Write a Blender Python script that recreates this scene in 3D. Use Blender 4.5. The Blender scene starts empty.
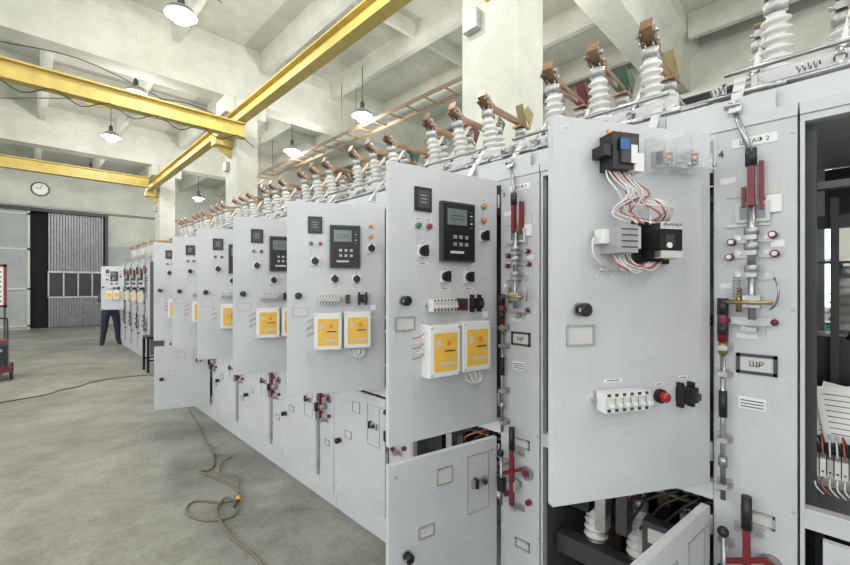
import bpy, bmesh, math, random
from mathutils import Vector, Matrix
random.seed(7)
S=bpy.context.scene
try:
    S.view_settings.view_transform='Standard'
except Exception: pass

# ---------------------------------------------------------------- materials
MATS={}
def mat(name,col,rough=.5,metal=0.,nscale=0,namt=.1,bump=0.,emit=None,estr=0,alpha=None,trans=0.):
    m=bpy.data.materials.new(name); m.use_nodes=True
    nt=m.node_tree; b=nt.nodes['Principled BSDF']
    b.inputs['Base Color'].default_value=(*col,1); b.inputs['Roughness'].default_value=rough
    b.inputs['Metallic'].default_value=metal
    if trans: b.inputs['Transmission Weight'].default_value=trans
    if alpha is not None: b.inputs['Alpha'].default_value=alpha
    if emit: 
        b.inputs['Emission Color'].default_value=(*emit,1); b.inputs['Emission Strength'].default_value=estr
    if nscale:
        tc=nt.nodes.new('ShaderNodeTexCoord'); n=nt.nodes.new('ShaderNodeTexNoise')
        n.inputs['Scale'].default_value=nscale; n.inputs['Detail'].default_value=6; n.inputs['Roughness'].default_value=.65
        nt.links.new(tc.outputs['Object'],n.inputs['Vector'])
        r=nt.nodes.new('ShaderNodeValToRGB')
        r.color_ramp.elements[0].position=.3; r.color_ramp.elements[1].position=.7
        r.color_ramp.elements[0].color=(*[c*(1-namt) for c in col],1)
        r.color_ramp.elements[1].color=(*[min(1,c*(1+namt)) for c in col],1)
        nt.links.new(n.outputs['Fac'],r.inputs['Fac']); nt.links.new(r.outputs['Color'],b.inputs['Base Color'])
        if bump:
            bp=nt.nodes.new('ShaderNodeBump'); bp.inputs['Strength'].default_value=bump; bp.inputs['Distance'].default_value=.01
            nt.links.new(n.outputs['Fac'],bp.inputs['Height']); nt.links.new(bp.outputs['Normal'],b.inputs['Normal'])
    MATS[name]=m; return m
mat('paint',(.53,.535,.55),.33,0,3,.06)
mat('paint_in_shade',(.09,.092,.10),.5,0,4,.12)  # cabinet paint darkened for interiors, shade put into the colour
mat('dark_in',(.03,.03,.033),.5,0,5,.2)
mat('black',(.010,.010,.012),.4)
mat('darkgrey',(.045,.047,.052),.45)
mat('screen',(.16,.19,.18),.15)
mat('white',(.76,.76,.73),.4)
mat('offwhite',(.55,.55,.51),.5)
mat('yellow',(.80,.47,.07),.45,0,20,.08)
mat('red',(.17,.012,.018),.4)
mat('redlamp',(.34,.02,.02),.25)
mat('green',(.03,.20,.08),.35)
mat('blue',(.03,.10,.30),.35)
mat('orange',(.7,.25,.04),.4)
mat('steel',(.40,.40,.40),.3,.9,30,.15)
mat('zinc',(.44,.44,.43),.42,.6,25,.15)
mat('brass',(.42,.31,.13),.35,.9)
mat('copper',(.34,.22,.14),.38,.7,12,.25)
mat('porcelain',(.68,.67,.63),.16)
mat('phase_green',(.03,.08,.05),.5)
mat('phase_red',(.10,.015,.02),.5)
mat('phase_yellow',(.28,.22,.10),.5)
mat('crane_yellow',(.50,.38,.10),.5,0,6,.18)
mat('concrete_white',(.50,.50,.445),.85,0,2.0,.14,.2)
mat('wall_white',(.52,.52,.475),.85,0,1.5,.14,.15)
mat('wall_green',(.36,.40,.375),.8,0,1.5,.15,.1)
mat('gate_dark',(.012,.012,.014),.8)
mat('shutter',(.27,.27,.29),.4,.5,8,.2)
mat('cable_tan',(.17,.15,.11),.6)
mat('cable_black',(.015,.015,.015),.5)
mat('wire_white',(.66,.64,.61),.5)
mat('wire_red',(.40,.10,.07),.5)
mat('rubber',(.02,.02,.02),.8)
mat('epoxy',(.06,.025,.02),.35)
mat('jeans',(.025,.03,.06),.85,0,40,.3)
mat('jacket',(.05,.06,.10),.85,0,30,.2)
mat('skin',(.45,.26,.18),.5)
mat('hair',(.03,.02,.015),.7)
mat('plexi',(.9,.93,.95),.06,0,alpha=.14)
mat('darkglass',(.03,.035,.04),.08)
mat('wood',(.17,.12,.07),.6,0,9,.2)
mat('bulb',(1,1,1),.3,emit=(1,.98,.93),estr=22)
mat('lampshade',(.30,.32,.31),.35,.3)
# floor
def floor_mat():
    m=bpy.data.materials.new('concrete_floor'); m.use_nodes=True; nt=m.node_tree; b=nt.nodes['Principled BSDF']
    tc=nt.nodes.new('ShaderNodeTexCoord')
    def N(sc,det): 
        n=nt.nodes.new('ShaderNodeTexNoise'); n.inputs['Scale'].default_value=sc; n.inputs['Detail'].default_value=det; n.inputs['Roughness'].default_value=.7
        nt.links.new(tc.outputs['Object'],n.inputs['Vector']); return n
    a=N(.6,8); c=N(30,8); d=N(3.,8)
    def ramp(n,p0,p1,c0,c1):
        r=nt.nodes.new('ShaderNodeValToRGB'); r.color_ramp.elements[0].position=p0; r.color_ramp.elements[1].position=p1
        r.color_ramp.elements[0].color=(*c0,1); r.color_ramp.elements[1].color=(*c1,1); nt.links.new(n.outputs['Fac'],r.inputs['Fac']); return r
    r=ramp(a,.36,.62,(.215,.21,.185),(.36,.352,.32))
    r2=ramp(c,.3,.6,(.72,.72,.71),(1,1,1)); r3=ramp(d,.38,.54,(.78,.78,.76),(1,1,1))
    def mul(x,y):
        mx=nt.nodes.new('ShaderNodeMixRGB'); mx.blend_type='MULTIPLY'; mx.inputs[0].default_value=1
        nt.links.new(x,mx.inputs[1]); nt.links.new(y,mx.inputs[2]); return mx.outputs[0]
    nt.links.new(mul(mul(r.outputs['Color'],r2.outputs['Color']),r3.outputs['Color']),b.inputs['Base Color']); b.inputs['Roughness'].default_value=.55
    bp=nt.nodes.new('ShaderNodeBump'); bp.inputs['Strength'].default_value=.25; bp.inputs['Distance'].default_value=.005
    nt.links.new(c.outputs['Fac'],bp.inputs['Height']); nt.links.new(bp.outputs['Normal'],b.inputs['Normal'])
    MATS['floor']=m
floor_mat()

# ---------------------------------------------------------------- mesh builder
def perp(d):
    d=d.normalized(); a=Vector((0,0,1)) if abs(d.z)<.9 else Vector((1,0,0))
    u=d.cross(a).normalized(); return u,d.cross(u).normalized()
class MB:
    def __init__(s): s.v=[];s.f=[];s.m=[];s.s=[];s.mats=[]
    def mi(s,n):
        if n not in s.mats: s.mats.append(n)
        return s.mats.index(n)
    def add(s,vs,fs,mt,sm=False):
        o=len(s.v); s.v+= [tuple(v) for v in vs]; k=s.mi(mt)
        for i,f in enumerate(fs):
            s.f.append(tuple(o+j for j in f)); s.m.append(k); s.s.append(sm if isinstance(sm,bool) else sm[i])
    def box(s,x0,x1,y0,y1,z0,z1,mt):
        vs=[(x,y,z) for x in(x0,x1) for y in(y0,y1) for z in(z0,z1)]
        s.add(vs,[(0,1,3,2),(4,6,7,5),(0,4,5,1),(2,3,7,6),(0,2,6,4),(1,5,7,3)],mt)
    def strip(s,p0,p1,wd,w,t,mt):
        p0=Vector(p0);p1=Vector(p1);d=(p1-p0).normalized();wd=Vector(wd);wd=(wd-d*wd.dot(d)).normalized();n=d.cross(wd)
        vs=[p+wd*a*w/2+n*b*t/2 for p in(p0,p1) for a in(-1,1) for b in(-1,1)]
        s.add(vs,[(0,1,3,2),(4,6,7,5),(0,4,5,1),(2,3,7,6),(0,2,6,4),(1,5,7,3)],mt)
    def lathe(s,prof,p0,d,mt,n=14,sm=True):
        p0=Vector(p0);d=Vector(d).normalized();u,w=perp(d);vs=[];fs=[]
        for r,h in prof:
            for i in range(n):
                a=2*math.pi*i/n; vs.append(p0+d*h+(u*math.cos(a)+w*math.sin(a))*r)
        for j in range(len(prof)-1):
            for i in range(n):
                k=(i+1)%n; fs.append((j*n+i,j*n+k,(j+1)*n+k,(j+1)*n+i))
        flags=[sm]*len(fs)
        fs.append(tuple(range(n))[::-1]);fs.append(tuple((len(prof)-1)*n+i for i in range(n))); flags+=[False,False]
        s.add(vs,fs,mt,flags)
    def cyl(s,p0,p1,r,mt,n=12,r1=None):
        p0=Vector(p0);p1=Vector(p1);s.lathe([(r,0),(r if r1 is None else r1,(p1-p0).length)],p0,p1-p0,mt,n)
    def ball(s,c,r,mt,n=12,sc=(1,1,1)):
        c=Vector(c);vs=[];fs=[];R=n//2
        for j in range(R+1):
            t=math.pi*j/R
            for i in range(n):
                a=2*math.pi*i/n
                vs.append(c+Vector((math.sin(t)*math.cos(a)*r*sc[0],math.sin(t)*math.sin(a)*r*sc[1],math.cos(t)*r*sc[2])))
        for j in range(R):
            for i in range(n):
                k=(i+1)%n; fs.append((j*n+i,(j+1)*n+i,(j+1)*n+k,j*n+k))
        s.add(vs,fs,mt,True)
    def tube(s,pts,r,mt,n=6,sub=5):
        P=[Vector(p) for p in pts]
        if len(P)>2 and sub>1:
            Q=[]
            E=[P[0]*2-P[1]]+P+[P[-1]*2-P[-2]]
            for i in range(1,len(E)-2):
                for j in range(sub):
                    t=j/sub;a,b,c,d=E[i-1],E[i],E[i+1],E[i+2]
                    Q.append(.5*((2*b)+(c-a)*t+(2*a-5*b+4*c-d)*t*t+(3*b-a-3*c+d)*t**3))
            Q.append(P[-1]); P=Q
        vs=[];fs=[];u=None
        for i,p in enumerate(P):
            d=(P[min(i+1,len(P)-1)]-P[max(i-1,0)])
            if d.length<1e-9: d=Vector((0,0,1))
            d.normalize()
            if u is None: u,_=perp(d)
            u=(u-d*u.dot(d)); u=u.normalized() if u.length>1e-6 else perp(d)[0]
            w=d.cross(u)
            for k in range(n):
                a=2*math.pi*k/n; vs.append(p+(u*math.cos(a)+w*math.sin(a))*r)
        for i in range(len(P)-1):
            for k in range(n):
                q=(k+1)%n; fs.append((i*n+k,i*n+q,(i+1)*n+q,(i+1)*n+k))
        fs.append(tuple(range(n)));fs.append(tuple((len(P)-1)*n+i for i in range(n)))
        s.add(vs,fs,mt,True)
    def poly(s,pts,ext,mt):
        n=len(pts);e=Vector(ext);vs=[Vector(p) for p in pts]+[Vector(p)+e for p in pts]
        s.add(vs,[tuple(range(n))[::-1],tuple(range(n,2*n))]+[(i,(i+1)%n,n+(i+1)%n,n+i) for i in range(n)],mt)
    def mesh(s,name):
        me=bpy.data.meshes.new(name); me.from_pydata(s.v,[],s.f)
        for n in s.mats: me.materials.append(MATS[n])
        me.polygons.foreach_set('material_index',s.m); me.polygons.foreach_set('use_smooth',s.s)
        bm=bmesh.new();bm.from_mesh(me);bmesh.ops.recalc_face_normals(bm,faces=bm.faces);bm.to_mesh(me);bm.free(); me.update(); return me
def place(name,me,loc=(0,0,0),rz=0,parent=None,bevel=0):
    o=bpy.data.objects.new(name,me); S.collection.objects.link(o); o.location=loc; o.rotation_euler=(0,0,rz)
    if parent: o.parent=parent
    if bevel:
        b=o.modifiers.new('bevel','BEVEL'); b.width=bevel; b.segments=2; b.limit_method='ANGLE'; b.angle_limit=math.radians(50)
    return o
def empty(name,loc=(0,0,0),rz=0):
    o=bpy.data.objects.new(name,None); S.collection.objects.link(o); o.location=loc; o.rotation_euler=(0,0,rz); o.empty_display_size=.1; return o
def text(body,size,M,parent,mt='black',name='lettering'):
    c=bpy.data.curves.new(name,'FONT'); c.body=body; c.size=size; c.align_x='CENTER'; c.align_y='CENTER'; c.extrude=.0003
    c.materials.append(MATS[mt]); o=bpy.data.objects.new(name,c); S.collection.objects.link(o); o.parent=parent; o.matrix_local=M; return o

# ---------------------------------------------------------------- room
XL,XR,YN,YF,ZC=-8.,7.,-6.,20.,6.0
m=MB(); m.box(XL,XR,YN,YF+.4,-.1,0,'floor'); place('floor',m.mesh('floor'))
m=MB(); m.box(XL,XR,YN,YF,ZC,ZC+.15,'concrete_white'); place('ceiling',m.mesh('ceiling'))
def beams():
    for yb in (-3.95,2.05,8.05,14.05):
        m=MB(); m.poly([(XL,yb-.2,5.05),(XL,yb+.2,5.05),(XL,yb+.2,5.6),(XL,yb+.34,5.75),(XL,yb+.34,ZC),(XL,yb-.34,ZC),(XL,yb-.34,5.75),(XL,yb-.2,5.6)],(XR-XL,0,0),'concrete_white')
        place('ceiling_beam',m.mesh('ceiling_beam'))
    m=MB()
    x=XL+.75
    segs=[(YN,-4.3),(-3.6,1.7),(2.4,7.7),(8.4,13.7),(14.4,YF)]
    while x<XR:
        for a,b in segs:
            m.poly([(x-.05,a,5.62),(x+.05,a,5.62),(x+.10,a,ZC),(x-.10,a,ZC)],(0,b-a,0),'concrete_white')
        x+=1.5
    for a,b in segs:
        y=a+(b-a)*.5; m.poly([(XL,y-.04,5.78),(XL,y+.04,5.78),(XL,y+.07,ZC),(XL,y-.07,ZC)],(XR-XL,0,0),'concrete_white')
    place('ceiling_slab_ribs',m.mesh('ribs'))
beams()
m=MB()
m.box(XL,-3.2,YF,YF+.3,0,ZC,'wall_white'); m.box(.68,XR,YF,YF+.3,0,ZC,'wall_white'); m.box(-3.2,.68,YF,YF+.3,4.25,ZC,'wall_white')
m.box(.70,XR,YF-.012,YF,0,3.1,'wall_green'); m.box(XL,-3.2,YF-.012,YF,0,3.1,'wall_green')
m.box(-3.2,.68,YF+.38,YF+.42,0,4.3,'gate_dark'); m.box(-3.25,-3.2,YF+.3,YF+.42,0,4.3,'gate_dark'); m.box(.68,.73,YF+.3,YF+.42,0,4.3,'gate_dark'); m.box(-3.2,.68,YF+.3,YF+.42,4.25,4.3,'gate_dark')
place('wall_far',m.mesh('wall_far'))
m=MB()
m.tube([(-7.5,YF-.08,4.33),(5,YF-.08,4.33)],.035,'steel',8,1)
m.box(-3.25,.75,YF-.10,YF,4.2,4.29,'darkgrey'); m.box(.66,.75,YF-.08,YF,0,4.2,'darkgrey')
place('trim_1',m.mesh('trim'))
m=MB() # corrugated shutter leaf
x=-.95;i=0
pts=[]
while x<.62:
    a=.0 if i%2 else .05
    pts.append((x,YF+.05+a)); pts.append((x+.04,YF+.05+a)); x+=.08; i+=1
vs=[];fs=[]
for (px,py) in pts: vs+=[(px,py,0.02),(px,py,1.15),(px,py,2.05),(px,py,4.2)]
for i in range(len(pts)-1):
    for r in (0,2): fs.append((i*4+r,i*4+4+r,i*4+5+r,i*4+1+r))
m.add(vs,fs,'shutter')
for zz in(1.12,2.05): m.box(-.97,.66,YF+.02,YF+.1,zz-.03,zz+.03,'zinc')
for xx in(-.97,-.56,-.15,.26,.62): m.box(xx,xx+.04,YF+.02,YF+.1,1.12,2.05,'zinc')
m.box(-.95,.64,YF+.07,YF+.08,1.12,2.05,'dark_in')
place('door_1',m.mesh('shutter'))
m=MB(); m.box(-3.15,-1.43,YF+.04,YF+.12,0.0,4.2,'wall_green')
for zz in(.1,1.4,2.8,4.05): m.box(-3.15,-1.43,YF+.0,YF+.05,zz,zz+.07,'offwhite')
m.box(-1.5,-1.43,YF+.0,YF+.05,.0,4.2,'offwhite')
place('door_2',m.mesh('gate_leaf'))
def window_wall(name,x0,x1,wins,zb,zt,yr=(YN,YF)):
    m=MB(); m.box(x0,x1,yr[0],yr[1],0,zb,'wall_green'); m.box(x0,x1,yr[0],yr[1],zt,ZC,'wall_white')
    y=yr[0]
    for a,b in wins: m.box(x0,x1,y,a,zb,zt,'wall_white'); y=b
    m.box(x0,x1,y,yr[1],zb,zt,'wall_white'); place(name,m.mesh(name))
WL=[(-5.4,-.6),(.6,5.4),(6.6,11.4),(12.6,17.4)]  # unseen window openings, added as a broad source of daylight
window_wall('wall_left',XL-.3,XL,WL,1.0,5.2)
WR=[(-5.0,-1.),(0.,4.),(7.,11.),(13.,17.)]
window_wall('wall_right',XR,XR+.3,WR,1.2,3.4)
wn=1
def window(xc,a,b,z0,z1):
    global wn
    m=MB(); n=4
    for i in range(n+1):
        y=a+(b-a)*i/n; m.box(xc-.04,xc+.04,y-.035 if i else a,y+.035 if i<n else b,z0,z1,'offwhite')
    for j in range(4):
        z=z0+(z1-z0)*j/3; m.box(xc-.035,xc+.035,a,b,max(z0,z-.035),min(z1,z+.035),'offwhite')
    place('window_%d'%wn,m.mesh('window')); wn+=1
for a,b in WL: window(XL-.15,a,b,1.0,5.2)  # unseen frames for the added daylight openings
for a,b in WR: window(XR+.15,a,b,1.2,3.4)
for a,b in WR: # dark-glazed clerestory panes on the wall face
    m=MB(); m.box(XR-.02,XR,a,b,4.1,4.95,'darkglass')
    for i in range(7):
        y=a+(b-a)*i/6; m.box(XR-.06,XR-.02,y-.03,y+.03,4.06,4.99,'offwhite')
    for z in(4.06,4.5,4.95): m.box(XR-.06,XR-.02,a,b,z,z+.04,'offwhite')
    place('window_%d'%wn,m.mesh('clerestory')); wn+=1
m=MB(); m.box(XL,XR,YN-.3,YN,0,.9,'wall_green'); m.box(XL,XR,YN-.3,YN,5.2,ZC,'wall_white')
for a,b in((XL,-7.4),(-4.2,-3.2),(0,1),(4.2,XR)): m.box(a,b,YN-.3,YN,.9,5.2,'wall_white')  # gaps are unseen window openings, added to let in more daylight
place('wall_near',m.mesh('wall_near'))
# columns
for yc in (-4.24,1.76,7.76,13.76):
    m=MB(); m.box(1.23,1.62,yc,yc+.58,0,5.05,'concrete_white')
    m.box(1.05,1.8,yc+.05,yc+.53,4.75,5.05,'concrete_white')
    if yc>0: m.box(1.16,1.23,yc+.36,yc+.52,3.75,3.92,'zinc')
    place('concrete_column',m.mesh('col'),bevel=.01)
# overhead crane
crane=empty('overhead_crane')
def ibeam(m,p0,p1,h,w,t,mt):
    p0=Vector(p0);p1=Vector(p1);d=(p1-p0).normalized();s=d.cross(Vector((0,0,1)))
    m.strip(p0,p1,s,t,h,mt); up=Vector((0,0,h/2))
    m.strip(p0+up,p1+up,s,w,t*1.4,mt); m.strip(p0-up,p1-up,s,w,t*1.4,mt)
m=MB(); ibeam(m,(1.0,YN+.05,4.38),(1.0,14.4,4.38),.20,.15,.012,'crane_yellow')
for y in (-3.95,2.05,8.05,14.05):
    m.box(.92,1.23,y-.12,y+.12,4.15,4.27,'crane_yellow'); m.poly([(.95,y-.02,4.15),(1.23,y-.02,4.15),(1.23,y-.02,3.95)],(0,.04,0),'crane_yellow')
place('runway_beam',m.mesh('runway'),parent=crane)
m=MB(); ibeam(m,(-6.5,6.9,4.12),(1.05,6.9,4.12),.22,.16,.014,'crane_yellow')
m.strip((-.9,7.9,4.30),(.95,6.98,4.22),(0,0,1),.05,.03,'crane_yellow')
place('girder',m.mesh('girder'),parent=crane)
m=MB(); ibeam(m,(-6.5,13.6,4.45),(.93,13.6,4.45),.26,.18,.014,'crane_yellow')
place('girder_far',m.mesh('girder2'),parent=crane)
m=MB(); pts=[]
for i in range(9):
    x=-3.5+i*.55; pts.append((x,6.79,3.99)); pts.append((x+.27,6.79,3.86))
m.tube(pts,.007,'cable_black',5,4)
place('festoon_cable',m.mesh('hoist_cable'),parent=crane)
m=MB()
m.tube([(-3,12,5.04),(-1,9,4.7),(.3,8,4.75),(1.2,7.9,4.6)],.008,'cable_black',5,5)
m.tube([(-4,7.8,5.02),(-2.2,7.6,4.7),(-1,7.7,4.85),(.2,7.8,4.6),(1.2,7.8,4.3)],.007,'cable_black',5,5)
m.tube([(-2.5,4,5.6),(-1.5,4.6,5.25),(-.5,5.2,5.2),(.4,6,5.5)],.007,'cable_black',5,5)
place('ceiling_cable',m.mesh('ceiling_cable'))
m=MB()
for x in(3.0,3.35): m.strip((x,3.2,4.6),(x,12,4.6),(0,0,1),.06,.02,'wood')
y=3.3
while y<12: m.strip((3.0,y,4.6),(3.35,y,4.6),(0,1,0),.03,.02,'wood'); y+=.45
for y in(3.6,7,11): 
    for x in(3.0,3.35): m.cyl((x,y,4.6),(x,y,5.61),.008,'wood',6)
place('cable_ladder',m.mesh('ladder'))
# bell lamps
m=MB()
m.cyl((0,0,.16),(0,0,.9),.008,'darkgrey',6); m.lathe([(.035,.10),(.04,.12),(.04,.22),(.02,.25)],(0,0,0),(0,0,1),'darkgrey',14)
shade=[(.19,-.02),(.185,.0),(.15,.05),(.09,.09),(.045,.12),(.04,.12),(.085,.08),(.145,.04),(.18,-.01)]
n=24;vs=[];fs=[]
for r,h in shade:
    for i in range(n):
        a=2*math.pi*i/n;vs.append((r*math.cos(a),r*math.sin(a),h))
for j in range(len(shade)-1):
    for i in range(n): fs.append((j*n+i,j*n+(i+1)%n,(j+1)*n+(i+1)%n,(j+1)*n+i))
m.add(vs,fs,'lampshade',True)
m.ball((0,0,-.02),.13,'bulb',16,(1,1,.8))
lampme=m.mesh('bell_lamp')
def lamp(x,y,z):
    o=place('ceiling_lamp',lampme,(x,y,z))
    l=bpy.data.lights.new('lamp_light','POINT'); l.energy=95; l.shadow_soft_size=.10; l.color=(1,.97,.91)
    lo=bpy.data.objects.new('lamp_light',l); S.collection.objects.link(lo); lo.parent=o; lo.location=(0,0,-.25)
for y in(-3.1,-.1,2.9,5.9,8.9,11.9,16):  # lamps out of view are added to light the hall
    lamp(-.12,y,5.05)
    lamp(-5.,y,5.05)  # unseen lamp row, added for overall light
for y in(-3.1,0,3.1,6.1,8.85,12.,16): lamp(2.86,y,4.69 if y>2 else 4.95)  # out-of-view ones in this row are also added for light

# ---------------------------------------------------------------- switchgear parts
INS=[(.028,0),(.028,.012)]
for i in range(6):
    h=.010+i*.030; INS+=[(.032,h),(.049-.0015*i,h+.007),(.048-.0015*i,h+.012),(.026,h+.022)]
INS+=[(.025,.19),(.025,.20)]
def insulator(m,p,d,n=16):
    d=Vector(d).normalized(); p=Vector(p)
    m.lathe([(.04,0),(.04,.015)],p-d*.012,d,'zinc',n); m.lathe(INS,p,d,'porcelain',n)
    m.lathe([(.032,.195),(.032,.23),(.024,.235)],p,d,'zinc',n)
    for a in (-1,1): m.cyl(p+d*.235+Vector((0,.015*a,0)),p+d*.255+Vector((0,.015*a,0)),.006,'steel',6)
    return p+d*.24
def disconnector(n=16):
    m=MB()
    for y in(.36,.93):
        m.box(.02,.82,y-.02,y+.02,2.082,2.10,'paint'); m.box(.02,.82,y-.003,y+.003,2.10,2.16,'paint')
        m.poly([(.04,y-.004,2.10),(.20,y-.004,2.10),(.36,y-.004,2.27),(.22,y-.004,2.27)],(0,.008,0),'paint')
        m.poly([(.56,y-.004,2.10),(.76,y-.004,2.10),(.73,y-.004,2.27),(.59,y-.004,2.27)],(0,.008,0),'paint')
        m.cyl((.12,y-.03,2.19),(.12,y+.03,2.19),.026,'zinc',14)
        for bx in(.08,.3,.7): m.cyl((bx,y,2.10),(bx,y,2.115),.012,'steel',6)
        m.strip((-.02,y+.012,2.09),(.10,y+.012,2.24),(0,1,0),.03,.005,'paint')
    m.box(.20,.36,.34,.95,2.268,2.276,'paint'); m.box(.20,.206,.34,.95,2.225,2.268,'paint')
    m.box(.50,.72,.34,.95,2.268,2.276,'paint'); m.box(.50,.506,.34,.95,2.225,2.268,'paint')
    m.box(.005,.012,.05,.33,2.082,2.14,'paint'); m.box(.012,.05,.05,.33,2.082,2.087,'paint')
    m.box(.03,.036,.34,.95,2.09,2.15,'paint'); m.box(.036,.07,.34,.95,2.145,2.15,'paint')
    m.cyl((.12,.10,2.19),(.12,1.0,2.19),.014,'steel',12); m.cyl((.05,.30,2.17),(.05,1.02,2.17),.009,'steel',10)
    m.cyl((.07,.34,2.245),(.07,.98,2.245),.007,'steel',10)
    m.strip((.40,.34,2.14),(.40,.95,2.14),(1,0,0),.05,.03,'paint')
    m.box(.09,.15,.10,.115,2.09,2.23,'zinc'); m.box(.09,.15,.20,.215,2.09,2.23,'zinc'); m.cyl((.12,.09,2.19),(.12,.13,2.19),.028,'zinc',14)
    m.strip((.12,.15,2.19),(.0,.15,2.12),(0,1,0),.025,.012,'zinc'); m.cyl((.0,.13,2.12),(.0,.17,2.12),.010,'steel',10); m.cyl((.0,.15,2.12),(-.034,.10,1.95),.007,'steel',8)
    m.tube([(.06+.011*math.cos(a*1.2),.23+.0028*a,2.15+.011*math.sin(a*1.2)) for a in range(30)],.0025,'steel',4,1)
    cols=['phase_yellow','phase_green','phase_red']
    for i,y in enumerate((.448,.658,.868)):
        t=insulator(m,(.28,y,2.285),(-.22,0,1),n); b=insulator(m,(.60,y+.03,2.285),(.06,0,1),n)
        mid=insulator(m,(.42,y+.05,2.24),(-.12,0,1),max(8,n-4))
        for s in(-1,1):
            m.strip(t+Vector((.040,s*.026,.0)),t+Vector((-.045,s*.026,.045)),(0,0,1),.036,.005,'copper')
            m.cyl(t+Vector((-.03,s*.02,.04)),t+Vector((-.03,s*.042,.04)),.010,'steel',6)
            m.cyl(t+Vector((.0,s*.02,.02)),t+Vector((.0,s*.038,.02)),.009,'steel',6)
            m.strip(t+Vector((.0,s*.016,.018)),b+Vector((.0,s*.016,.03)),(0,0,1),.020,.004,'copper')
            m.cyl(mid+Vector((0,s*.012,.02)),mid+Vector((0,s*.035,.02)),.010,'steel',6)
        m.strip(t+Vector((.04,0,.0)),t+Vector((-.05,0,.05)),(0,1,0),.046,.005,'copper')
        m.strip(t+Vector((-.05,0,.05)),t+Vector((-.035,0,.09)),(0,1,0),.046,.004,'copper')
        m.strip(mid+Vector((.02,0,.0)),mid+Vector((-.04,0,.04)),(0,1,0),.04,.005,'copper')
        m.box(mid.x-.03,mid.x+.03,y+.03,y+.07,mid.z,mid.z+.025,'zinc')
        m.box(b.x-.04,b.x+.05,y-.005,y+.065,b.z,b.z+.012,'copper')
        m.strip(b+Vector((.03,0,.01)),b+Vector((-.02,0,.14)),(0,1,0),.05,.007,cols[i])
        m.poly([b+Vector((-.02,-.03,.09)),b+Vector((.06,-.03,.02)),b+Vector((.10,-.03,.11)),b+Vector((.03,-.03,.14))],(0,.005,0),cols[i])
        m.strip((.12,y+.06,2.19),(.20,y+.06,2.26),(0,1,0),.02,.012,'zinc'); m.cyl((.12,y+.04,2.19),(.12,y+.08,2.19),.024,'zinc',12)
        m.cyl((.20,y+.06,2.26),(.36,y+.02,t.z+.0),.009,'white',10)
        m.cyl((.19,y+.06,2.25),(.24,y+.056,2.30),.016,'steel',8)
        m.strip((.12,y-.02,2.19),(.03,y-.02,2.16),(0,1,0),.03,.006,'zinc'); m.cyl((.03,y-.04,2.16),(.03,y+.0,2.16),.008,'steel',8)
        m.strip((.10,y-.05,2.10),(.24,y-.05,2.26),(0,1,0),.028,.004,'paint'); m.cyl((.10,y+.10,2.087),(.10,y+.10,2.17),.008,'steel',8)
        m.tube([(.05+.010*math.cos(a*1.2),y+.10+.0022*a,2.195+.010*math.sin(a*1.2)) for a in range(24)],.0022,'steel',4,1)
    return m.mesh('disconnector')
DISC=disconnector()

def body(back=True):
    m=MB(); P='paint'
    m.box(.02,.88,.002,.798,0,.085,P)
    m.box(0,.9,.002,.798,.085,.11,P)
    m.box(0,.003,.002,.198,.11,2.06,P); m.box(0,.04,.002,.005,.11,2.06,P); m.box(0,.04,.195,.198,.11,2.06,P)
    m.box(.04,.045,.005,.198,.11,2.06,P)
    m.box(0,.035,.788,.798,.11,2.06,P)
    for z0,z1 in((.11,.175),(.895,.95),(2.025,2.062)): m.box(0,.035,.198,.788,z0,z1,P)
    m.box(0,.9,.002,.798,2.062,2.08,P); m.box(-.006,0,.002,.798,2.045,2.08,P)
    m.box(.04,.9,.002,.008,.11,2.06,'paint_in_shade'); m.box(.04,.9,.790,.798,.11,2.06,'paint_in_shade')
    m.box(.035,.6,.198,.79,.915,.925,'paint_in_shade')
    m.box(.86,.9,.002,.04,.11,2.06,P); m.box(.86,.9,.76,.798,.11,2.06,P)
    if back: m.box(.892,.898,.04,.76,.11,2.06,'paint_in_shade')
    else: m.box(.892,.898,.04,.76,.11,1.0,'paint_in_shade'); m.box(.892,.898,.04,.76,1.85,2.06,'dark_in')  # dark top panel added to darken the view into the compartment
    for z in(.16,.5,.93,1.5,2.0):
        for y in(.012,.188): m.cyl((-.003,y,z),(0,y,z),.005,'zinc',6)
    for z in(1.05,1.95): m.cyl((-.010,.204,z-.03),(-.010,.204,z+.03),.007,'zinc',8)
    for z in(.26,.82): m.cyl((-.010,.204,z-.03),(-.010,.204,z+.03),.007,'zinc',8)
    return m.mesh('body')
BODY=body(); BODY_O=body(False)

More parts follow.
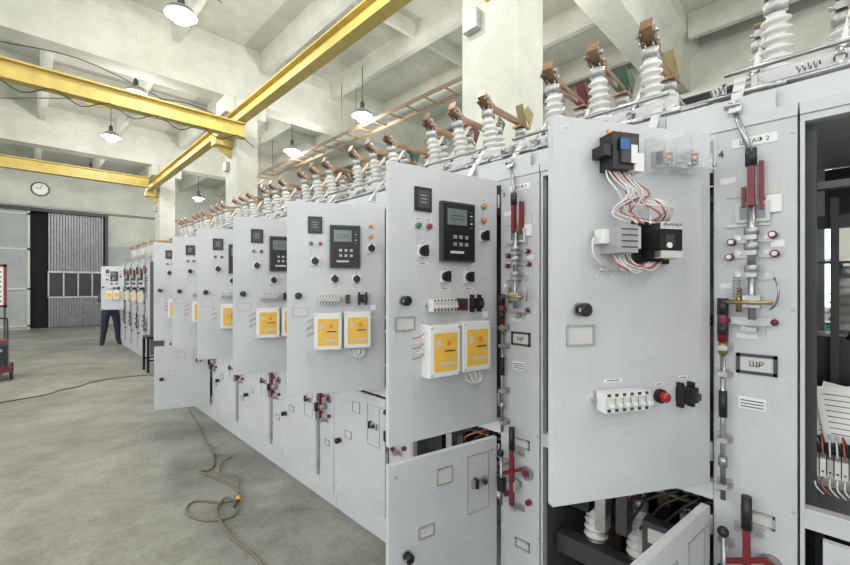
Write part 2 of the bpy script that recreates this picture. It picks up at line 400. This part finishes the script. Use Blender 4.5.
def mech():
    m=MB()
    def collar(y,z,mt='red',r=.018,l=.02): m.cyl((-.035,y,z-l/2),(-.035,y,z+l/2),r,mt,12)
    def foot(y,z,w=.05): 
        m.box(-.006,0,y-w/2,y+w/2,z-.014,z+.014,'zinc'); m.box(-.045,-.004,y-.012,y+.012,z-.007,z+.007,'zinc')
        for s in(-1,1): m.cyl((-.011,y+s*w*.36,z),(-.004,y+s*w*.36,z),.007,'steel',6)
    yA=.10
    m.box(-.003,0,.045,.15,1.985,2.012,'white')
    m.cyl((-.045,yA,1.915),(-.045,yA,1.965),.014,'black',12); m.box(-.054,-.036,yA-.008,yA+.008,1.80,1.915,'red')
    m.box(-.03,-.004,yA-.026,yA-.016,1.79,1.93,'red'); m.box(-.03,-.004,yA+.016,yA+.024,1.80,1.86,'red'); m.cyl((-.034,yA,1.62),(-.034,yA,1.82),.010,'steel',12)
    m.box(-.004,0,.04,.165,1.835,1.875,'offwhite'); m.box(-.012,0,.035,.07,1.78,1.83,'white'); m.box(-.008,0,.06,.165,1.745,1.755,'zinc')
    m.box(-.02,0,.06,.14,1.755,1.815,'offwhite'); m.box(-.022,-.02,.07,.13,1.765,1.805,'screen')
    for z in(1.71,1.665,1.60):
        foot(yA,z,.09); collar(yA,z+.018,'zinc')
    for (y,z) in((.055,1.715),(.15,1.70),(.05,1.66),(.155,1.655)):
        m.cyl((-.022,y,z),(0,y,z),.011,'red',12); m.cyl((-.030,y,z),(-.022,y,z),.007,'steel',8)
    m.cyl((-.034,yA,1.47),(-.034,yA,1.62),.009,'steel',10)
    m.box(-.045,-.02,yA-.02,yA+.02,1.505,1.54,'zinc'); m.cyl((-.055,yA-.05,1.52),(-.055,yA+.055,1.52),.006,'brass',8)
    m.cyl((-.03,yA+.03,1.49),(-.03,yA+.03,1.56),.007,'brass',8)
    for k in range(7): m.cyl((-.034,yA+.035,1.535+k*.009),(-.034,yA+.035,1.539+k*.009),.009,'steel',8)
    m.box(-.02,-.004,.05,.16,1.452,1.475,'zinc')
    for y in(.05,.16): m.ball((-.02,y,1.463),.010,'red',10)
    foot(yA,1.44,.06)
    m.tube([(-.02,.05,1.59),(-.04,.04,1.56),(-.03,.045,1.52),(-.01,.06,1.50)],.003,'steel',6,4)
    yB=.168
    m.cyl((-.035,yB,1.40),(-.035,yB,1.53),.014,'red',12); m.cyl((-.035,yB,1.48),(-.035,yB,1.53),.0145,'black',12); m.cyl((-.035,yB,1.42),(-.035,yB,1.455),.0145,'black',12)
    m.cyl((-.033,yB,1.36),(-.033,yB,1.40),.011,'brass',10); m.cyl((-.033,yB,.92),(-.033,yB,1.36),.007,'steel',10)
    m.cyl((-.033,yB,1.17),(-.033,yB,1.25),.011,'black',10); m.cyl((-.033,yB,1.02),(-.033,yB,1.05),.012,'steel',10)
    for z in(1.38,1.30,1.10,.96): foot(yB,z,.04)
    def frame(y0,y1,z0,z1,t=.006,mt='zinc'):
        m.box(-.006,0,y0,y1,z0,z0+t,mt); m.box(-.006,0,y0,y1,z1-t,z1,mt); m.box(-.006,0,y0,y0+t,z0,z1,mt); m.box(-.006,0,y1-t,y1,z0,z1,mt); m.box(-.002,0,y0,y1,z0,z1,'offwhite')
    frame(.045,.14,1.305,1.365,.009,'darkgrey'); m.box(-.0025,0,.07,.135,1.20,1.235,'white')
    for i in range(3): m.box(-.003,0,.075,.13,1.205+i*.009,1.208+i*.009,'darkgrey')
    m.box(-.0025,0,.03,.06,1.68,1.70,'white'); m.box(-.0025,0,.09,.14,1.41,1.425,'white')
    m.box(-.0025,0,.02,.05,1.25,1.29,'offwhite'); m.box(-.0025,0,.14,.18,1.88,1.90,'white'); m.box(-.0025,0,.15,.18,1.56,1.575,'white')
    frame(.05,.13,.86,.90)
    m.cyl((-.045,.11,.86),(-.045,.11,.955),.013,'black',12); m.box(-.053,-.037,.101,.119,.62,.86,'red')
    m.cyl((-.05,.11,.70),(0,.11,.70),.022,'zinc',14); m.cyl((-.012,.06,.76),(0,.06,.76),.028,'steel',16)
    m.cyl((-.018,.06,.76),(-.012,.06,.76),.014,'red',12)
    m.strip((-.04,.06,.79),(-.04,.16,.74),(0,0,1),.014,.008,'red'); m.cyl((-.045,.165,.60),(-.045,.165,.82),.007,'steel',8)
    m.box(-.055,-.03,.15,.18,.66,.72,'black'); m.ball((-.05,.165,.83),.016,'black',10)
    for z in(.60,.84): foot(.11,z,.07)
    foot(.165,.78,.04)
    for y in(.05,.16): m.cyl((-.02,y,.64),(0,y,.64),.012,'red',10)
    frame(.05,.12,.42,.46)
    return m.mesh('operating_mechanism')
MECH=mech()

W,H=.550,1.085; HL=.70
def leaf(w,h):
    m=MB(); P='paint'
    m.box(0,w,-.003,0,0,h,P)
    m.box(0,w,-.024,-.003,0,.003,P); m.box(0,w,-.024,-.003,h-.003,h,P); m.box(0,.003,-.024,-.003,.003,h-.003,P); m.box(w-.003,w,-.024,-.003,.003,h-.003,P)
    for a in(.003,w-.018): m.box(a,a+.015,-.024,-.022,.003,h-.003,P)
    return m.mesh('door_leaf')
LEAF_U=leaf(W,H); LEAF_L=leaf(W,HL)
def comps(w,h):
    m=MB(); Y=Vector((0,1,0))
    class C: pass
    c=C(); c.m=m
    def bx(u,dz,a,b,y0,y1,mt): m.box(u-a/2,u+a/2,y0,y1,h-dz-b/2,h-dz+b/2,mt)
    def lab(u,dz,a=.03,b=.009): bx(u,dz,a,b,0,.0015,'white'); bx(u,dz,a*.7,b*.3,.0015,.0018,'darkgrey')
    def pilot(u,dz,mt,r=.010): m.cyl((u,0,h-dz),(u,.006,h-dz),r+.004,'zinc',14); m.lathe([(r,0),(r,.016),(r*.7,.02)],(u,0,h-dz),Y,mt,14); lab(u,dz-.028)
    def switch(u,dz): bx(u,dz,.048,.048,0,.006,'white'); m.cyl((u,.006,h-dz),(u,.02,h-dz),.020,'black',16); m.box(u-.006,u+.006,.02,.036,h-dz-.022,h-dz+.022,'black'); lab(u,dz-.034)
    def frame(u,dz,a,b,t=.006,mt='zinc'):
        bx(u,dz+b/2,a,t,0,.005,mt);bx(u,dz-b/2,a,t,0,.005,mt);bx(u-a/2,dz,t,b,0,.005,mt);bx(u+a/2,dz,t,b,0,.005,mt);bx(u,dz,a,b,0,.0015,'offwhite')
    def handle(u,dz):
        m.cyl((u,0,h-dz),(u,.006,h-dz),.02,'zinc',16); m.lathe([(.015,0),(.015,.02),(.019,.022),(.019,.036),(.013,.040)],(u,0,h-dz),Y,'black',16); m.box(u-.003,u+.020,.030,.036,h-dz-.005,h-dz+.005,'zinc')
    c.bx,c.lab,c.pilot,c.switch,c.frame,c.handle=bx,lab,pilot,switch,frame,handle
    def terms(u,dz,nm,pw=.017,hh=.05):
        bx(u,dz,nm*pw+.02,.012,0,.012,'zinc')
        for i in range(nm):
            x=u+(i-(nm-1)/2)*pw; bx(x,dz,pw*.92,hh,.008,.045,'white'); bx(x,dz,pw*.8,hh*.5,.045,.055,'offwhite'); bx(x,dz+.004,pw*.5,hh*.15,.055,.062,'white'); bx(x,dz-hh*.38,pw*.4,.008,.045,.047,'darkgrey'); bx(x,dz+hh*.38,pw*.4,.008,.045,.047,'darkgrey')
    def breaker(u,dz):
        bx(u,dz,.055,.045,0,.03,'black'); bx(u-.008,dz,.018,.02,.03,.048,'darkgrey'); bx(u+.018,dz,.012,.03,.03,.042,'black')
        for s in(-1,1): bx(u+s*.02,dz+.03,.01,.014,0,.02,'black'); bx(u+s*.02,dz-.03,.01,.014,0,.02,'black')
    c.terms,c.breaker=terms,breaker
    return c
def upper_std(two=True):
    c=comps(W,H); m=c.m; bx=c.bx
    bx(.398,.13,.078,.095,0,.008,'black'); bx(.398,.13,.055,.07,.008,.010,'darkgrey')
    for i in range(3): bx(.398,.115+i*.014,.03,.002,.010,.011,'offwhite')
    c.pilot(.420,.235,'green'); c.pilot(.370,.235,'redlamp')
    bx(.232,.25,.172,.245,0,.022,'darkgrey'); bx(.232,.25,.154,.226,.022,.028,'black'); bx(.246,.19,.100,.066,.028,.030,'screen'); bx(.246,.20,.07,.003,.030,.0305,'darkgrey'); bx(.246,.185,.07,.003,.030,.0305,'darkgrey')
    for i in range(3):
        for j in range(2): bx(.258-.03*i,.272+.03*j,.016,.014,.028,.032,'zinc')
    for i in range(5): bx(.172,.165+i*.016,.010,.005,.028,.031,'offwhite' if i%2 else 'green')
    bx(.246,.335,.07,.010,.028,.030,'offwhite')
    c.pilot(.082,.125,'orange',.010); c.pilot(.082,.185,'orange',.010); c.switch(.080,.255)
    for u in(.398,.289,.166): c.switch(u,.335 if u>.39 else .435)
    c.lab(.398,.385,.05); c.lab(.289,.485,.05); c.lab(.166,.485,.05)
    for i in range(3): c.lab(.415,.27+.012*i,.04,.004)
    c.terms(.32,.55,7,.0165); bx(.218,.55,.022,.05,0,.05,'epoxy'); c.breaker(.132,.548); c.lab(.137,.50)
    c.handle(.487,.53); c.frame(.480,.62,.085,.05)
    for u,dz in(((.328,.73),(.164,.725)) if two else ((.30,.73),)):
        bx(u,dz,.150,.205,0,.055,'white'); bx(u,dz,.142,.195,.055,.060,'white')
        bx(u,dz+.004,.112,.150,.060,.062,'yellow'); bx(u+.035,dz-.03,.020,.026,.062,.063,'offwhite')
        m.cyl((u-.015,.060,H-dz+.03),(u-.015,.0635,H-dz+.03),.011,'orange',12); bx(u-.02,dz-.0,.05,.006,.062,.063,'darkgrey'); bx(u-.01,dz+.05,.07,.012,.062,.063,'offwhite')
        for s in(-1,1):
            for q in(-1,1): m.cyl((u+s*.066,.06,H-dz+q*.092),(u+s*.066,.062,H-dz+q*.092),.004,'zinc',6)
    for i in range(10):
        x=.13+.008*i; m.tube([(x,.03,H-.825),(x+random.uniform(-.01,.01),.045,H-.86),(.165+random.uniform(-.02,.02),.04,H-.885),(.17+random.uniform(-.02,.02),.0,H-.87)],.003,'wire_white',5,4)
    for i in range(5):
        m.tube([(.405,.02,H-.66-.02*i),(.43,.03,H-.67-.02*i),(.445,.0,H-.68-.02*i)],.002,'wire_white' if i%2 else 'wire_red',5,3)
    bx(.07,.66,.03,.012,0,.0015,'white'); bx(.07,.60,.03,.03,0,.0015,'white')
    return m.mesh('door_controls')
def upper_first():
    c=comps(W,H); m=c.m; bx=c.bx
    c.handle(.468,.538); c.frame(.463,.612,.085,.055)
    bx(.357,.10,.085,.10,0,.055,'black'); bx(.352,.10,.05,.07,.055,.062,'darkgrey'); bx(.368,.085,.028,.03,.062,.064,'blue'); bx(.337,.11,.02,.05,.062,.064,'white')
    bx(.412,.10,.025,.03,0,.05,'black'); bx(.317,.13,.03,.05,0,.06,'white')
    for i in range(4): m.cyl((.327+.02*i,.02,H-.035),(.327+.02*i,.03,H-.055),.006,'orange',8)
    for u,dz in((.200,.09),(.108,.085)):
        a,b,d=.085,.10,.075; zz=H-dz
        for t in((u-a/2,u+a/2,d-.002,d,zz-b/2,zz+b/2),(u-a/2,u-a/2+.002,0,d,zz-b/2,zz+b/2),(u+a/2-.002,u+a/2,0,d,zz-b/2,zz+b/2),(u-a/2,u+a/2,0,d,zz-b/2,zz-b/2+.002),(u-a/2,u+a/2,0,d,zz+b/2-.002,zz+b/2)): m.box(*t,'plexi')
        bx(u,dz+.01,.045,.045,0,.02,'zinc'); bx(u,dz-.01,.012,.012,.03,.034,'orange'); m.cyl((u,.02,H-dz-.01),(u,.045,H-dz-.01),.006,'orange',8)
        for s in(-1,1): m.cyl((u+s*.036,.07,zz-.04),(u+s*.036,.08,zz-.04),.004,'steel',6)
        for s in(-1,1): bx(u+s*.018,dz+.01,.008,.035,.02,.036,'darkgrey')
    bx(.372,.345,.055,.075,0,.085,'zinc'); bx(.337,.34,.03,.06,0,.07,'offwhite'); bx(.407,.335,.035,.04,.01,.04,'white')
    for i in range(4): bx(.372,.32+i*.016,.050,.003,.085,.087,'darkgrey')
    bx(.230,.345,.125,.125,0,.012,'black'); bx(.230,.345,.075,.095,.012,.08,'black'); bx(.230,.305,.075,.02,.06,.084,'offwhite'); bx(.230,.385,.075,.02,.06,.084,'offwhite'); bx(.235,.345,.03,.03,.08,.082,'darkgrey')
    m.cyl((.240,.08,H-.36),(.240,.086,H-.36),.008,'white',10); bx(.185,.345,.012,.10,.012,.05,'offwhite')
    for i in range(5): m.cyl((.205+.013*i,.065,H-.302),(.205+.013*i,.088,H-.302),.004,'steel',6)
    R=random.uniform
    for i in range(11):
        x=.322+.008*i; mt='wire_red' if i%4==0 else 'wire_white'
        m.tube([(x,.03,H-.15),(x+R(-.01,.01),.05,H-.18),(x-.02+R(-.02,.02),.06+R(-.01,.02),H-.22),(.32+R(-.05,.08),.05,H-.27),(.29+R(-.1,.1),.06,H-.30)],.0024,mt,5,4)
    for i in range(8):
        mt='wire_red' if i%4==0 else 'wire_white'
        m.tube([(.265-.008*i,.05,H-.29),(.275-.008*i+R(-.01,.01),.08,H-.25-R(0,.03)),(.305+R(-.02,.02),.07,H-.22-R(0,.03)),(.345+R(-.02,.02),.04,H-.235)],.0024,mt,5,4)
    for i in range(6):
        mt='wire_red' if i%4==0 else 'wire_white'
        m.tube([(.395-.012*i,.04,H-.385),(.405-.012*i,.07,H-.41),(.355-.014*i+R(-.01,.01),.07,H-.42-R(0,.02)),(.285-.01*i,.05,H-.405)],.0024,mt,5,4)
    m.tube([(.42,.01,H-.33),(.445,.03,H-.35),(.44,.03,H-.39),(.395,.02,H-.42)],.003,'wire_white',5,4)
    for i in range(4): bx(.39-.03*i,.425,.018,.008,0,.012,'offwhite')
    for i in range(3): c.lab(.40-.05*i,.445,.02,.006)
    c.terms(.342,.795,6,.025,.055); c.lab(.355,.745,.06); m.cyl((.193,0,H-.80),(.193,.012,H-.80),.021,'black',18); m.lathe([(.014,0),(.014,.03),(.010,.034)],(.193,0,H-.80),Vector((0,1,0)),'redlamp',18); c.lab(.193,.765,.03)
    c.breaker(.105,.80); c.lab(.105,.75,.03)
    for u,dz in((.20,.03),(.10,.62),(.43,.79),(.51,.03)): c.lab(u,dz,.02,.006)
    return m.mesh('door_wiring')
def lower_ctrl():
    c=comps(W,HL); 
    c.handle(.475,.36); c.frame(.38,.30,.07,.045); c.frame(.29,.10,.075,.065,.005,'zinc')
    m=c.m; u0,u1,z0,z1=.05,.17,HL-.30,HL-.05
    for t in((u0,u1,0,.003,z0,z0+.003),(u0,u1,0,.003,z1-.003,z1),(u0,u0+.003,0,.003,z0,z1),(u1-.003,u1,0,.003,z0,z1)): m.box(*t,'zinc')
    m.box(.07,.15,0,.015,HL-.19,HL-.155,'zinc'); m.cyl((.09,.0,HL-.17),(.09,.03,HL-.17),.010,'black',12); m.box(.125,.137,0,.025,HL-.19,HL-.15,'black')
    for z in(.05,.65): 
        m.cyl((.03,0,z),(.03,.004,z),.005,'zinc',6); m.cyl((.52,0,z),(.52,.004,z),.005,'zinc',6)
    return m.mesh('lower_door_fittings')
CS=upper_std(); CS1=upper_std(False); CF=upper_first(); CL=lower_ctrl()

def interior_low():
    m=MB(); 
    for y in(.30,.47,.64):
        m.box(.32,.62,y-.05,y+.05,.30,.52,'epoxy'); m.box(.38,.56,y-.06,y+.06,.52,.58,'black')
        insulator(m,(.18,y,.50),(0,0,1),12); m.strip((.18,y,.75),(.5,y,.75),(0,1,0),.05,.008,'copper'); m.strip((.5,y,.58),(.5,y,.75),(0,1,0),.05,.008,'copper')
        m.tube([(.2,y,.12),(.22,y,.3),(.16,y+.02,.42),(.18,y,.50)],.02,'cable_black',8,4)
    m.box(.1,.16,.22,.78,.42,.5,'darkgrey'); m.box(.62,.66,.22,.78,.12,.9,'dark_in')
    m.box(.05,.10,.30,.42,.60,.72,'darkgrey'); m.box(.045,.05,.32,.40,.65,.70,'offwhite')
    m.box(.07,.13,.48,.52,.62,.80,'darkgrey'); m.box(.07,.13,.56,.60,.60,.86,'zinc')
    m.box(.06,.16,.62,.75,.66,.84,'black'); m.box(.055,.06,.65,.72,.76,.82,'offwhite')
    for i in range(6): m.tube([(.08,.24+.03*i,.86),(.06,.30+.05*i,.80),(.10,.34+.05*i,.74),(.09,.4+.04*i,.66)],.005,'wire_red' if i==3 else 'cable_black',5,4)
    m.cyl((.09,.2,.86),(.09,.785,.86),.012,'steel',10); m.cyl((.15,.2,.80),(.15,.785,.80),.010,'brass',10)
    return m.mesh('interior_low')
def interior_up():
    m=MB(); R=random.uniform
    m.box(.06,.10,.22,.785,1.02,1.035,'zinc'); 
    for i in range(38):
        y=.225+i*.0145; m.box(.045,.10,y,y+.012,1.035,1.085,'offwhite' if i%5 else 'zinc'); m.cyl((.055,y+.006,1.085),(.055,y+.006,1.089),.003,'steel',6)
        m.tube([(.06,y+.006,1.085),(.06,y+.008,1.115+R(0,.02)),(.10,y+.01,1.14),(.13,y+.0,1.10)],.0022,'wire_white' if i%3 else 'wire_red',4,3)
        m.tube([(.05,y+.006,1.035),(.035,y+.006,1.01),(.05,y-.01,.985),(.10,y,.97)],.0022,'wire_white' if i%4 else 'wire_red',4,3)
        m.cyl((.052,y+.006,1.05),(.044,y+.006,1.05),.003,'darkgrey',6)
    m.box(.12,.18,.22,.785,.985,1.02,'zinc')
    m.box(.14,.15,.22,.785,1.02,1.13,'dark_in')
    for k,(y,t) in enumerate(((.70,.025),(.735,-.03),(.60,.05))):
        m.strip((.12+k*.012,y,1.12),(.17+k*.012,y+t,1.27),(0,1,0),.10,.0012,'white')
        for i in range(8): 
            a=1.14+i*.015; f=(a-1.12)/.15; m.strip((.1185+k*.012+.05*f,y+t*f-.038,a),(.1185+k*.012+.05*f,y+t*f+.034,a),(0,0,1),.002,.0012,'darkgrey')
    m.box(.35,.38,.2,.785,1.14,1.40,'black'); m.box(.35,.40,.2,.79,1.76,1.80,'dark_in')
    for y in(.34,.52,.70): insulator(m,(.5,y,1.40),(0,0,1),14)
    m.box(.44,.56,.2,.79,1.38,1.40,'zinc'); m.strip((.5,.2,1.65),(.5,.79,1.65),(1,0,0),.04,.008,'phase_green')
    for y in(.3,.5,.64): m.box(.3,.42,y-.05,y+.05,1.46,1.56,'darkgrey')
    for i in range(5): m.tube([(.2,.25+.1*i,1.9),(.3,.3+.08*i,1.7),(.25,.35+.08*i,1.5),(.3,.3+.1*i,1.4)],.006,'cable_black',5,4)
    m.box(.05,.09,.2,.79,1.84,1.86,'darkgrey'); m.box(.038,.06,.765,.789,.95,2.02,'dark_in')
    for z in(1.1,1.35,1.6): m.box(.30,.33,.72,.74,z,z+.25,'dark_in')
    return m.mesh('interior_up')
IL=interior_low(); IU=interior_up()

UA={0:60,1:78.5,2:60,3:68,4:68,5:68,6:68,-1:100}
LA={0:83,1:78.5,6:66}
def Tcol(y,z,x=-.0035): return Matrix(((0,0,-1,x),(-1,0,0,y),(0,1,0,z),(0,0,0,1)))
def cabinet(x0,y0,ua,la,k):
    e=empty('switchgear_cabinet',(x0,y0,0))
    place('cabinet_body',BODY_O if k==-1 else BODY,parent=e,bevel=.0012)
    place('operating_mechanism',MECH,parent=e)
    place('disconnector',DISC,parent=e)
    if k<=3 and k>=0 or k==6: place('bus_compartment',IL,parent=e)
    if k==-1 or k==0: place('wiring_compartment',IU,parent=e)
    d=place('upper_door',LEAF_U,(-.026,.202,.955),math.radians(90+ua),e,bevel=.002)
    place('door_controls',CF if k==0 else (CS1 if k in(4,5) else CS),parent=d)
    d2=place('lower_door',LEAF_L,(-.026,.202,.185),math.radians(90+la),e,bevel=.002)
    place('door_fittings',CL,parent=d2)
    if -1<=k<=3:
        text(str(4-k),.03,Tcol(.178,1.975),e); text('ШКАФ 2',.018,Tcol(.0975,1.998),e); 
        text('ЩР',.022,Tcol(.0925,1.335),e)
    return e
for k in range(-1,9): cabinet(0,.072+.8*k,UA.get(k,0),LA.get(k,0),k)
for i in range(4): 
    cabinet(.25,9.95+.8*i,(0,0,0,50)[i],0,20+i)

# ---------------------------------------------------------------- floor cables, props
m=MB()
P=[(-.02,6.1),(-.095,5.6),(-.17,5.0),(-.25,4.48),(-.326,3.95),(-.42,3.72),(-.50,3.75),(-.44,3.5),(-.40,3.3),(-.414,3.09),(-.53,3.1),(-.668,3.25),(-.75,3.15),(-.70,2.95),(-.545,2.86),(-.47,2.98),(-.50,3.12),(-.60,3.0),(-.63,2.7),(-.62,2.5),(-.60,2.23),(-.7,1.6),(-1.0,.8),(-1.6,.2)]
m.tube([(x,y,.008+(.012 if i in(15,16) else 0)) for i,(x,y) in enumerate(P)],.0075,'cable_tan',8,6)
P2=[(-.25,4.3),(-.30,4.05),(-.22,3.85),(-.33,3.75),(-.40,3.55),(-.32,3.4),(-.38,3.2),(-.43,3.06)]
m.tube([(x,y,.020) for x,y in P2],.007,'cable_tan',8,6)
m.cyl((-.43,3.06,.022),(-.46,3.01,.022),.017,'yellow',12); m.cyl((-.463,3.005,.022),(-.50,2.95,.022),.018,'darkgrey',12,r1=.012)
place('extension_cord',m.mesh('cord'))
m=MB(); m.tube([(-4.5,7.2,.006),(-3,7.5,.006),(-1.78,7.8,.006),(-1.35,7.9,.006),(-1.18,8.1,.006),(-.95,8.2,.006),(-.8,8.4,.006),(-.5,8.5,.006),(-.1,8.42,.006),(.2,8.30,.006)],.006,'cable_black',6,6)
place('power_cable',m.mesh('pcable'))
m=MB(); c=(-1.17,YF,5.0); m.lathe([(.25,0),(.25,.04),(.22,.05)],c,(0,-1,0),'black',28); m.cyl((c[0],YF-.05,5.),(c[0],YF-.054,5.),.215,'white',28)
for i in range(12):
    a=math.pi*i/6; m.strip((c[0]+.17*math.sin(a),YF-.056,5+.17*math.cos(a)),(c[0]+.2*math.sin(a),YF-.056,5+.2*math.cos(a)),(0,1,0),.003,.015,'black')
m.strip((c[0],YF-.058,5),(c[0]-.11,YF-.058,5.04),(0,1,0),.003,.02,'black'); m.strip((c[0],YF-.058,5),(c[0]+.05,YF-.058,5.16),(0,1,0),.003,.015,'black')
place('wall_clock',m.mesh('clock'))
m=MB()
bx0,by0=.0,8.62
m.box(bx0,bx0+.4,by0,by0+.4,.60,.64,'black')
for a in(0,.36):
    for b in(0,.36): m.box(bx0+a,bx0+a+.04,by0+b,by0+b+.04,0,.60,'black')
m.box(bx0,bx0+.4,by0,by0+.02,.2,.23,'black'); m.box(bx0,bx0+.4,by0+.38,by0+.4,.2,.23,'black')
place('workshop_stool',m.mesh('stool'),bevel=.004)
m=MB(); x,y=-2.25,9.5
m.box(x,x+.42,y,y+.7,.14,.22,'red'); m.box(x+.03,x+.38,y+.05,y+.62,.22,.62,'darkgrey'); m.box(x+.03,x+.38,y+.04,y+.05,.27,.57,'black'); m.box(x+.05,x+.36,y+.1,y+.55,.62,.645,'red')
for a in(x+.0,x+.42):
    for b in(y+.12,y+.58): m.lathe([(.10,-.02),(.11,-.012),(.11,.012),(.10,.02)],(a,b,.111),(1,0,0),'rubber',18); m.cyl((a-.025,b,.111),(a+.025,b,.111),.04,'steel',12)
m.tube([(x+.06,y+.66,.2),(x+.06,y+.75,.9),(x+.10,y+.78,.98),(x+.32,y+.78,.98),(x+.36,y+.75,.9),(x+.36,y+.66,.2)],.014,'black',8,5)
for i in range(3): m.cyl((x+.12+.09*i,y+.04,.5),(x+.12+.09*i,y+.015,.5),.022,'steel',12)
m.tube([(x+.3,y+.02,.35),(x+.34,y-.1,.2),(x+.2,y-.2,.03),(x+.0,y-.1,.02),(x-.2,y-.3,.02)],.012,'cable_black',6,5)
place('welding_machine',m.mesh('welder'),(.12,0,0))
m=MB(); x,y=-2.05,14.4
m.box(x-.55,x+.15,y,y+.03,1.05,2.05,'white')
for t in((x-.58,x+.18,1.02,1.08),(x-.58,x+.18,2.02,2.08)): m.box(t[0],t[1],y-.02,y+.04,t[2],t[3],'red')
for a in(x-.58,x+.12): m.box(a,a+.06,y-.02,y+.04,1.0,2.08,'red'); m.box(a,a+.04,y-.01,y+.03,.02,1.0,'darkgrey'); m.box(a,a+.06,y-.2,y+.24,0,.03,'darkgrey')
for i in range(7): m.box(x-.48,x+.08,y-.003,y,1.15+i*.12,1.19+i*.12,'darkgrey')
place('notice_board',m.mesh('notice'))
m=MB(); x,y=3.2,-1.2
m.box(x,x+.8,y,y+2.2,.82,.87,'wood')
for a in(0,.74):
    for b in(0,2.14): m.box(x+a,x+a+.06,y+b,y+b+.06,0,.82,'darkgrey')
m.box(x+.05,x+.75,y+.05,y+2.15,.25,.28,'zinc')
place('workbench',m.mesh('bench'))
m=MB(); m.box(x+.2,x+.6,y+.9,y+1.4,.872,1.22,'green'); m.box(x+.19,x+.2,y+.95,y+1.35,.95,1.15,'offwhite'); m.box(x+.25,x+.55,y+.95,y+1.35,1.22,1.24,'black')
m.tube([(x+.4,y+1.0,1.24),(x+.4,y+1.0,1.32),(x+.4,y+1.3,1.32),(x+.4,y+1.3,1.24)],.01,'steel',6,3)
place('toolbox',m.mesh('toolbox'))

# ---------------------------------------------------------------- worker
def skin_mesh(vs,es,rad,root=0,sub=2):
    me=bpy.data.meshes.new('sk'); me.from_pydata(vs,es,[]); o=bpy.data.objects.new('sk',me); S.collection.objects.link(o)
    o.modifiers.new('s','SKIN'); 
    for i,r in enumerate(rad):
        sv=me.skin_vertices[0].data[i]; sv.radius=(r if isinstance(r,tuple) else (r,r)); sv.use_root=(i==root)
    s=o.modifiers.new('ss','SUBSURF'); s.levels=sub; s.render_levels=sub
    bpy.context.view_layer.update()
    out=bpy.data.meshes.new_from_object(o.evaluated_get(bpy.context.evaluated_depsgraph_get()))
    bpy.data.objects.remove(o); return out
def addmesh(m,me,fn):
    vs=[v.co.copy() for v in me.vertices]
    by={}
    for p in me.polygons: by.setdefault(fn(p.center),[]).append(tuple(p.vertices))
    for k,f in by.items(): m.add(vs,f,k,True)
m=MB()
V=[(0,0,.96),(0,.0,1.12),(0,.01,1.32),(0,0,1.46),(0,-.015,1.56),
   (.17,0,1.41),(.25,-.12,1.17),(.17,-.33,1.27),(-.17,0,1.41),(-.25,-.12,1.17),(-.15,-.33,1.30),
   (.10,0,.88),(.14,-.03,.50),(.17,.02,.10),(.19,-.15,.05),(-.10,0,.88),(-.13,.0,.50),(-.17,.03,.10),(-.20,-.14,.05)]
E=[(0,1),(1,2),(2,3),(3,4),(2,5),(5,6),(6,7),(2,8),(8,9),(9,10),(0,11),(11,12),(12,13),(13,14),(0,15),(15,16),(16,17),(17,18)]
R=[(.16,.12),(.15,.11),(.17,.12),.075,.055,.075,.052,.033,.075,.052,.033,.11,.082,.06,.045,.11,.082,.06,.045]
bodym=skin_mesh(V,E,R)
addmesh(m,bodym,lambda c:'rubber' if c.z<.10 else('jeans' if c.z<.92 else('skin' if (c.z>1.50 and abs(c.x)<.1) or (c.y<-.315) else 'jacket')))
hx,hy,hz=0,-.03,1.665
m.ball((hx,hy,hz),.1,'skin',20,(.78,.95,1.18)); m.ball((hx,hy+.018,hz+.03),.1,'hair',20,(.83,.93,1.02))
m.ball((hx,hy-.098,hz-.01),.014,'skin',8,(.8,1.1,1.5)); m.ball((hx,hy-.082,hz-.055),.02,'redlamp',8,(1.1,.5,.3))
for s in(-1,1):
    m.ball((s*.03,hy-.084,hz+.008),.011,'white',8); m.ball((s*.03,hy-.093,hz+.008),.005,'black',6); m.ball((s*.079,hy,hz-.005),.02,'skin',8,(.4,.8,1.3)); m.strip((s*.015,hy-.095,hz+.03),(s*.045,hy-.088,hz+.03),(0,0,1),.007,.008,'hair')
for s,w in((1,Vector((.17,-.33,1.27))),(-1,Vector((-.15,-.33,1.30)))):
    pm=skin_mesh([w,w+Vector((-s*.01,-.04,.015)),w+Vector((-s*.012,-.08,.03))],[(0,1),(1,2)],[(.024,.02),(.036,.015),(.036,.013)],0,2); addmesh(m,pm,lambda c:'skin')
    for i in range(4):
        b=w+Vector((-s*.012+(i-1.5)*.019,-.08,.03)); L=(.026,.03,.028,.022)[i]
        f=skin_mesh([b,b+Vector((0,-L,.012)),b+Vector((0,-L*1.7,-.002)),b+Vector((0,-L*2.1,-.018))],[(0,1),(1,2),(2,3)],[.009,.009,.008,.007],0,1); addmesh(m,f,lambda c:'skin')
    b=w+Vector((-s*.035,-.03,.015)); f=skin_mesh([b,b+Vector((-s*.025,-.025,.0)),b+Vector((-s*.03,-.05,-.005))],[(0,1),(1,2)],[.011,.010,.008],0,1); addmesh(m,f,lambda c:'skin')
zmin=min(v[2] for v in m.v)
place('worker',m.mesh('worker'),(.06,13.46,-zmin+.001),0)

# ---------------------------------------------------------------- world, camera
w=bpy.data.worlds.new('daylight'); S.world=w; w.use_nodes=True
w.node_tree.nodes['Background'].inputs[0].default_value=(.88,.94,1,1); w.node_tree.nodes['Background'].inputs[1].default_value=3.6
cd=bpy.data.cameras.new('camera'); cam=bpy.data.objects.new('camera',cd); S.collection.objects.link(cam)
cam.location=(-1.54,0,1.57); cam.rotation_euler=(math.radians(90),0,-math.radians(44.6)); cd.sensor_width=36; cd.lens=17.15; cd.shift_y=.003; cd.clip_start=.02
S.camera=cam
